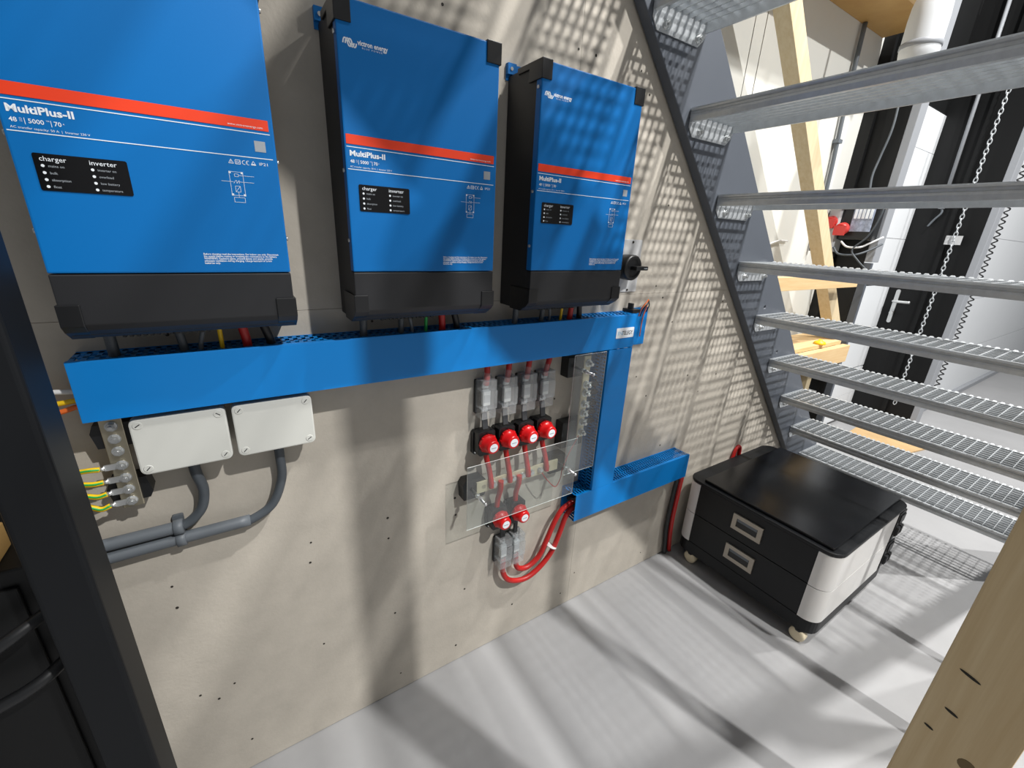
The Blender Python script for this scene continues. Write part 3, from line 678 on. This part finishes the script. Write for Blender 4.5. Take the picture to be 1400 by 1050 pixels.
for z, a in ((1.075, .07), (.812, .10)):
    MB().prism([(-.076, 0), (.020, 0), (.020, a), (-.076, a)], 'y', -.039, -.0006).build('standoff', M_blk2, vb, bevel=.003).location = (-.004, 0, z-.845)
for i, z in enumerate((1.044, 1.013, .972, .938, .904)):
    O = Vector((.775, -.052, z)); e = empty('busbar_cable', O); tag(e, ('topmost', 'second', 'third', 'fourth', 'lowest')[i]+' black cable from the upright busbar into the upright duct', 'cable', 'black cables on the upright busbar')
    MB().box(-.010, .014, .001, .0045, -.007, .007).build('lug', M_zinc, e)
    MB().tube([(.012, .003, 0), (.025, .006, -.003), (.038, .010, -.006), (.05, .012, -.008)], .0085, 10).build('sheath', M_cblk, e)
def plate(name, x0, x1, z0, z1, y, label):
    o = MB().prism([(x0, z0), (x1, z0), (x1, z1), (x0, z1)], 'y', y-.0025, y, mi=0, mi_side=1).build(name, [M_clear, M_edge], origin=(x0, y, z0))
    return tag(o, label, 'cover plate', 'clear cover plates')
plate('clear_plate', .297, .722, .645, .866, -.080, 'clear acrylic plate in front of the level busbar')
plate('clear_plate', .667, .803, .738, 1.167, -.0865, 'clear acrylic plate in front of the upright busbar')
for (x, z), lab in (((.335, .757), 'long bolt through the clear plate by the free end of the level busbar'), ((.684, .757), 'long bolt through the clear plate where the two busbars meet'), ((.715, 1.11), 'long bolt through the clear plate under the long duct')):
    e = empty('stud_bolt', (x, -.039, z)); tag(e, lab, 'bolt', 'long bolts of the clear plates')
    MB().cyl((0, -.0005, 0), (0, -.084, 0), .0042, 10).build('shank', M_zinc, e)
    for yy in (-.036, -.053): MB().cyl((0, yy, 0), (0, yy-.006, 0), .0078, 6).build('nut', M_zinc, e)
    MB().lathe((0, -.084, 0), (0, -1, 0), [(.0055, 0), (.0058, .004), (.0045, .008), (.002, .009)], 10).build('cap', M_zinc, e)
o = MB().tube([(.592, -.062, .755), (.615, -.066, .722), (.650, -.07, .687), (.672, -.068, .715), (.678, -.066, .745), (.70, -.066, .80), (.742, -.062, .862)], .0016, 5).build('thin_wire', M_redc, origin=(.592, -.062, .755))
tag(o, 'thin red sense wire drooping from the level busbar', 'wire')

# ================================================================== BATTERY CABINET
bt = empty('battery_cabinet', (1.525, -.3525, 0)); tag(bt, 'low black and white battery cabinet on castors against the board wall', 'battery cabinet')
hw, dp_ = .3225, .71
def mod(z0, z1, name):
    md = MB().prism(rrect(.003, dp_, -hw+.003, hw-.003, .052, 6), 'z', z0+.0015, z1-.0015).build(name, M_bcase, bt, bevel=.0015)
    for s in (-1, 1):
        out = []; r = .055
        out.append((0.0, s*(hw-.069)))
        for i in range(25):
            t = math.radians(90*i/24); out.append((r-r*math.cos(t), s*(hw-r+r*math.sin(t))))
        out.append((.60, s*hw))
        inn = [(.60, s*(hw-.004)), (r, s*(hw-.004))]
        for i in range(1, 25):
            t = math.radians(90-90*i/24); inn.append((r-(r-.004)*math.cos(t), s*(hw-r+(r-.004)*math.sin(t))))
        inn.append((.004, s*(hw-.069)))
        poly = out+inn
        if s > 0: poly = poly[::-1]
        MB().prism(poly, 'z', z0+.0015, z1-.0015).build('side_cover', M_bwht, md)
    pl = MB().box(.615, .70, -hw-.0015, -hw+.004, z0+.012, z1-.012).build('port_panel', M_blk2, md)
    for x in (.630, .668):
        MB().box(x, x+.026, -hw-.010, -hw-.0016, z0+.030, z0+.075).box(x+.004, x+.022, -hw-.012, -hw-.010, z0+.035, z0+.07).build('socket', M_blk, pl)
    MB().box(.635, .690, -hw-.006, -hw-.0016, z0+.095, z0+.135).build('switch_block', M_blk2, pl)
    # recessed metal handle
    zc = (z0+z1)/2+.003; uc = .3525-.078-.263
    hd = MB()
    ow, oh, iw, ih = .065, .038, .046, .020
    hd.box(-.004, .003, uc-ow, uc+ow, zc+ih, zc+oh); hd.box(-.004, .003, uc-ow, uc+ow, zc-oh, zc-ih)
    hd.box(-.004, .003, uc-ow, uc-iw, zc-ih, zc+ih); hd.box(-.004, .003, uc+iw, uc+ow, zc-ih, zc+ih)
    h = hd.build('handle', M_alu, md)
    MB().box(-.0012, .0022, uc-iw, uc+iw, zc-ih, zc+ih).build('recess', M_blk2, h)
    MB().prism([(-.0035, zc+ih), (-.001, zc+ih-.016), (-.0012, zc+ih)], 'y', uc-iw+.002, uc+iw-.002).build('grip', M_conduit, h)
    return md
mod(.121, .279, 'lower_module'); mod(.279, .440, 'upper_module')
MB().prism(rrect(.002, dp_-.002, -hw+.002, hw-.002, .055, 6), 'z', .058, .121).build('base', M_bcase, bt, bevel=.004)
ld = MB().prism(rrect(-.002, dp_+.003, -hw-.003, hw+.003, .057, 6), 'z', .4405, .455).build('lid', M_bcase, bt, bevel=.004)
MB().prism(rrect(.018, dp_-.006, -.292, .250, .006, 3), 'z', .4555, .470).build('top_plate', M_lid, ld, bevel=.004)
for x, y in ((.024, .235), (.024, -.272), (dp_-.06, .235), (dp_-.06, -.272)):
    cs = MB().cyl((x, y, .058), (x, y, .05), .022, 12).box(x-.017, x-.0135, y-.014, y+.014, .022, .052).box(x+.0135, x+.017, y-.014, y+.014, .022, .052).build('castor', M_blk2, bt)
    MB().lathe((x-.012, y, .0305), (1, 0, 0), [(.012, -.008), (.024, -.007), (.030, -.003), (.030, .022), (.024, .026)], 24).build('wheel', M_cream, cs)
# cables behind cabinet
o = MB().tube([(1.36, -.035, .57), (1.43, -.035, .555), (1.462, -.033, .50), (1.465, -.03, .38), (1.47, -.025, .2), (1.50, -.018, .04), (1.51, -.017, .011)], .0105, 10).build('battery_cable', M_redc, origin=(1.36, -.035, .011)); tag(o, 'red cable hanging from the short duct behind the battery cabinet', 'cable')
o = MB().tube([(1.36, -.030, .55), (1.41, -.030, .535), (1.438, -.027, .48), (1.44, -.022, .36), (1.445, -.018, .18), (1.47, -.016, .03), (1.475, -.016, .011)], .0105, 10).build('battery_cable', M_cblk, origin=(1.36, -.03, .011)); tag(o, 'black cable hanging from the short duct behind the battery cabinet', 'cable')
o = MB().tube([(1.92, -.012, .30), (1.93, -.012, .44), (1.955, -.012, .492), (1.985, -.012, .47), (1.99, -.012, .30)], .0095, 8).build('battery_cable', M_redc, origin=(1.92, -.012, .30)); tag(o, 'red cable bend peeking over the lid of the battery cabinet', 'cable')

# ================================================================== POSTS
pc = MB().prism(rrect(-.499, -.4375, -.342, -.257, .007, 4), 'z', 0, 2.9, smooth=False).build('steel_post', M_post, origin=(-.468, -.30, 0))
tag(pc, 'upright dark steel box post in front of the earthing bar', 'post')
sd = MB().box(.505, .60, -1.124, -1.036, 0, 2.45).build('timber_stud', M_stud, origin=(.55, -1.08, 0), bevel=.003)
tag(sd, 'upright rough timber stud next to the camera side of the stairs', 'timber post')
for (y, z, a, b) in ((-1.062, 1.02, .0105, .0018), (-1.063, .955, .007, .0018), (-1.052, .913, .005, .0015)):
    MB().prism([(y+a*math.cos(t)-b*.2*math.sin(t), z+b*math.sin(t)+a*.25*math.cos(t)) for t in [2*math.pi*i/10 for i in range(10)]], 'x', .5042, .507).build('knife_cut', M_hole, sd, loc=(-.55, 1.08, 0))
MB().lathe((.5050, -1.095, .895), (-1, 0, 0), [(.009, 0), (.0085, .0004)], 14).build('knot', mat('knot_brown', '#75603d', .7), sd, loc=(-.55, 1.08, 0))
for i, x in enumerate((1.055, 1.497, 1.94)):
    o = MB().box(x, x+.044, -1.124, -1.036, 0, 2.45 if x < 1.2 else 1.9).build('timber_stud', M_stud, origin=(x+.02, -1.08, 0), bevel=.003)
    tag(o, ('second', 'third', 'fourth')[i]+' upright timber stud along the open side of the stairs', 'timber post', 'further studs of the row')
cb = empty('equipment_cabinet', (-.86, -.12, 0)); tag(cb, 'dark black cabinet standing behind the steel post', 'cabinet')
MB().box(-.36, .325, -.10, .115, .0, 1.0).build('body', M_black, cb, bevel=.004)
MB().box(-.34, .305, -.108, -.1005, .03, .97).build('door', M_black, cb, bevel=.003)
o = MB().box(-.85, -.575, -.219, -.144, 1.0005, 1.045).build('timber_offcut', M_ply, origin=(-.7, -.2, 1.0005), bevel=.002); tag(o, 'short timber block lying on the dark cabinet', 'timber')
for i, (z, m) in enumerate(((.90, M_cblk), (.80, M_cblk))):
    o = MB().tube([(-.47, -.222, z+.04), (-.522, -.250, z+.03), (-.575, -.275, z+.01), (-.68-.08*i, -.275, z-.05), (-.70-.08*i, -.272, z-.16), (-.71-.08*i, -.27, .3), (-.71-.08*i, -.275, .012)], .010, 8).build('loose_cable', m, origin=(-.75, -.275, .012))
    tag(o, ('higher', 'lower')[i]+' black loose cable hanging in front of the dark cabinet', 'cable')

# ================================================================== BACKGROUND THINGS
# leaning brace and rails of a timber bench frame
tf = empty('timber_workbench', (2.6, .1, 0)); tag(tf, 'timber workbench with a leaning brace behind the stairs', 'workbench')
P0 = Vector((1.595, 0, 2.56)); P1 = Vector((3.20, 0, .84)); d = (P1-P0).normalized(); n = Vector((d.z, 0, -d.x)); n = n if n.x > 0 else -n
q = [P0, P1, P1+n*.085, P0+n*.085]
MB().prism([(p.x-2.6, p.z) for p in q], 'y', .0, .065).build('brace', M_wood, tf, bevel=.002)
MB().box(1.95-2.6, 2.92-2.6, -.09, -.045, 1.312, 1.378).build('rail', M_woodx, tf, bevel=.002)
MB().box(2.2-2.6, 3.12-2.6, -.03, .20, .93, .955).build('bench_top', M_woodx, tf, bevel=.002)
MB().box(2.2-2.6, 3.15-2.6, -.075, -.032, .82, .93).build('bench_rail', M_woodx, tf, bevel=.002)
for x in (2.25, 3.02): MB().box(x-2.6, x-2.6+.06, .06, .12, 0, .929).build('leg', M_wood, tf, bevel=.002)
o = MB().lathe((2.83, .08, .9555), (0, 0, 1), [(.032, 0), (.034, .006), (.028, .016), (.012, .022), (.010, .03)], 14).build('tape_roll', M_yel, origin=(2.83, .08, .9555)); tag(o, 'small yellow object lying on the timber bench', 'tool')
# plywood soffit on the hall wall
o = MB().box(1.0, 3.14, .10, .329, 2.67, 2.69).build('soffit_board', M_ply, origin=(2.4, .2, 2.67)); tag(o, 'ochre plywood soffit board high on the white wall', 'board')
o = MB().box(1.0, 2.95, .075, .10, 2.67, 2.80).build('soffit_beam', M_woodx, origin=(2.4, .09, 2.67)); tag(o, 'pale timber edge beam along the plywood soffit', 'timber beam')
# white tank
tk = empty('expansion_tank', (2.54, -.08, 2.3)); tag(tk, 'white domed tank hanging high behind the stairs', 'tank')
MB().lathe((0, 0, 0), (0, 0, 1), [(.02, 0), (.05, .012), (.068, .035), (.073, .07), (.073, .19), (.070, .24), (.060, .285), (.042, .315), (.015, .33)], 32).build('shell', M_door, tk)
MB().lathe((0, 0, .08), (0, 0, 1), [(.074, 0), (.0765, .002), (.0765, .02), (.074, .022)], 32).build('strap', M_trim, tk)
MB().cyl((0, 0, .325), (0, 0, 1.05), .008, 8).build('hanger', M_trim, tk)
# pipe on the white wall
pp = empty('wall_conduit', (2.89, .31, 1.5)); tag(pp, 'thin grey conduit clipped to the white wall', 'conduit')
MB().tube([(-.04, 0, 1.165), (-.02, 0, .8), (.02, 0, .42), (.03, 0, .0)], .012, 8).build('pipe', M_conduit, pp)
MB().box(-.018, .030, -.014, .018, .60, .62).build('clip', M_conduit, pp)
# power distribution box with sockets
db = empty('distribution_box', (3.15, .2, 1.52)); tag(db, 'black power distribution box with breaker window and sockets on the first black column', 'distribution box')
MB().box(-.055, .042, -.125, .06, .055, .31).build('body', M_blk2, db, bevel=.014)
wn = MB().box(-.060, -.0555, -.11, .0, .105, .305).build('breaker_window', M_win, db, bevel=.002)
for k in range(5): MB().box(-.063, -.0605, -.102+k*.02, -.088+k*.02, .18, .25).build('breaker', M_wht, wn)
MB().box(-.08, .045, .062, .125, -.02, .24).build('grey_socket_box', M_plate, db, bevel=.006)
for y, z, m in ((.10, .165, M_ipk), (.03, .125, M_ipk), (.055, .285, mat('blue_socket', '#1c55a8', .4))):
    sk = MB().lathe((-.0555, y, z), (-1, .1, -.3), [(.030, 0), (.036, .006), (.038, .03), (.034, .045)], 18).build('socket', m, db)
    MB().prism([(y-.030, z-.045), (y+.030, z-.045), (y+.034, z+.012), (y-.034, z+.012)], 'x', -.118, -.106).build('socket_flap', m, sk)
for k, (pts, m, rad, lab) in enumerate((
    ([(3.08, .22, 1.565), (3.08, .18, 1.535), (3.10, .12, 1.535), (3.14, .09, 1.56), (3.19, .045, 1.60)], M_cwht, .006, 'white cable drooping below the distribution box'),
    ([(3.07, .25, 1.53), (3.07, .21, 1.49), (3.09, .13, 1.49), (3.14, .08, 1.52), (3.19, .04, 1.56)], M_conduit2, .006, 'dark grey cable drooping below the distribution box'),
    ([(3.06, .05, 1.83), (3.055, .045, 1.72), (3.06, .08, 1.60), (3.06, .14, 1.52), (3.07, .10, 1.46), (3.10, .04, 1.40), (3.18, .02, 1.37)], M_conduit2, .005, 'thin grey cable hanging past the distribution box'),
    ([(3.17, .17, 2.4), (3.17, .16, 2.2), (3.175, .18, 2.05), (3.17, .19, 1.95), (3.17, .18, 1.86)], M_conduit, .006, 'thin grey cable wandering down the first black column'))):
    o = MB().tube(pts, rad, 8).build('loose_cable', m, origin=pts[-1]); tag(o, lab, 'cable', 'cables round the distribution box')
o = MB().tube([(2.2, .318, 1.42), (2.35, .318, 1.50), (2.5, .318, 1.545), (2.62, .318, 1.55)], .005, 6).build('wall_cable', M_cwht, origin=(2.2, .318, 1.42)); tag(o, 'pale cable arching across the white wall', 'cable')
# things on the second black column face (x = 4.55)
dh = empty('door_handle', (4.549, .262, .94)); tag(dh, 'steel lever handle on a long plate on the black column', 'door handle')
MB().prism(rrect(-.015, .015, 0, .28, .014, 5), 'x', -.010, 0).build('plate', M_zinc, dh, bevel=.002)
MB().cyl((-.010, 0, .185), (-.05, 0, .185), .011, 12).tube([(-.05, .0, .185), (-.055, -.03, .185), (-.055, -.11, .187)], .011, 10).build('lever', M_zinc, dh)
MB().cyl((-.010, -.002, .085), (-.028, -.002, .085), .014, 14).build('key_cylinder', M_zinc, dh)
pp = empty('steel_pipe', (4.52, .17, 1.8)); tag(pp, 'slim grey steel pipe running up the black column', 'pipe')
MB().cyl((0, 0, .06), (0, .03, 1.55), .012, 10).build('tube', M_trim, pp)
MB().tube([(0, 0, .06), (0, -.01, .02), (0, .02, -.03), (0, .045, -.08)], .007, 6).build('cable_tail', M_conduit, pp)
MB().box(-.015, .015, -.016, .016, .05, .10).build('bracket', M_trim, pp)
# chain: individual links along a hanging line
ch = empty('hoist_chain', (4.46, .01, .3)); tag(ch, 'hanging galvanised hoist chain in front of the black column', 'chain')
lk = MB()
tor = []
R_, r_ = (.010, .020), .0038
k0 = len(lk.v)
for i in range(14):
    t = 2*math.pi*i/14; c = Vector((0, R_[0]*math.cos(t), R_[1]*math.sin(t))); nn = Vector((0, math.cos(t), math.sin(t)))
    for j in range(5):
        u = 2*math.pi*j/5; lk.v.append(tuple(c+(nn*math.cos(u)+Vector((1, 0, 0))*math.sin(u))*r_))
for i in range(14):
    for j in range(5):
        a = i*5+j; b = i*5+(j+1) % 5; c = ((i+1) % 14)*5+(j+1) % 5; d_ = ((i+1) % 14)*5+j
        lk.f.append([a, d_, c, b]); lk.mi.append(0); lk.sm.append(True)
l0 = lk.build('chain_link', M_galv, ch)
for i in range(78):
    o = l0 if i == 0 else l0.copy()
    if i: COL.objects.link(o)
    o.parent = ch; o.location = (0, .012*math.sin(i*.02), i*.031); o.rotation_euler = (0, 0, .3+(i % 2)*1.35)
o = MB().box(4.485, 4.49, -.02, .075, 1.59, 1.655).build('sign_plate', M_plate, origin=(4.487, .03, 1.59)); tag(o, 'small grey metal plate behind the hanging chain', 'plate')
MB().box(4.49, 4.549, .02, .035, 1.61, 1.635).build('bracket', M_black, o, loc=(-4.487, -.03, -1.59))
# coiled cord on the white door
pts = []
for i in range(48*8):
    z = 2.6-i*(2.55/(48*8)); a = 2*math.pi*i/8; pts.append((5.71+.016*math.cos(a), .030+.016*math.sin(a), z))
o = MB().tube(pts, .006, 5, sub=1).build('coiled_cord', M_cblk, origin=(5.71, .03, .05)); tag(o, 'black coiled cord hanging in front of the large white door', 'cord')
o = MB().box(3.14, 3.197, .15, .29, .50, .56).build('label_plate', M_plate, origin=(3.17, .2, .5)); tag(o, 'small pale plate low on the first black column', 'plate')
o = MB().prism([(4.12, -.24), (4.50, -.31), (4.46, .19), (4.16, .17)], 'z', .0005, .012).build('plywood_sheet', mat('pale_plywood', '#c4a477', .8, var=.25, scale=5), origin=(4.3, -.05, .0005)); tag(o, 'pale plywood sheet lying on the floor before the black column', 'sheet')
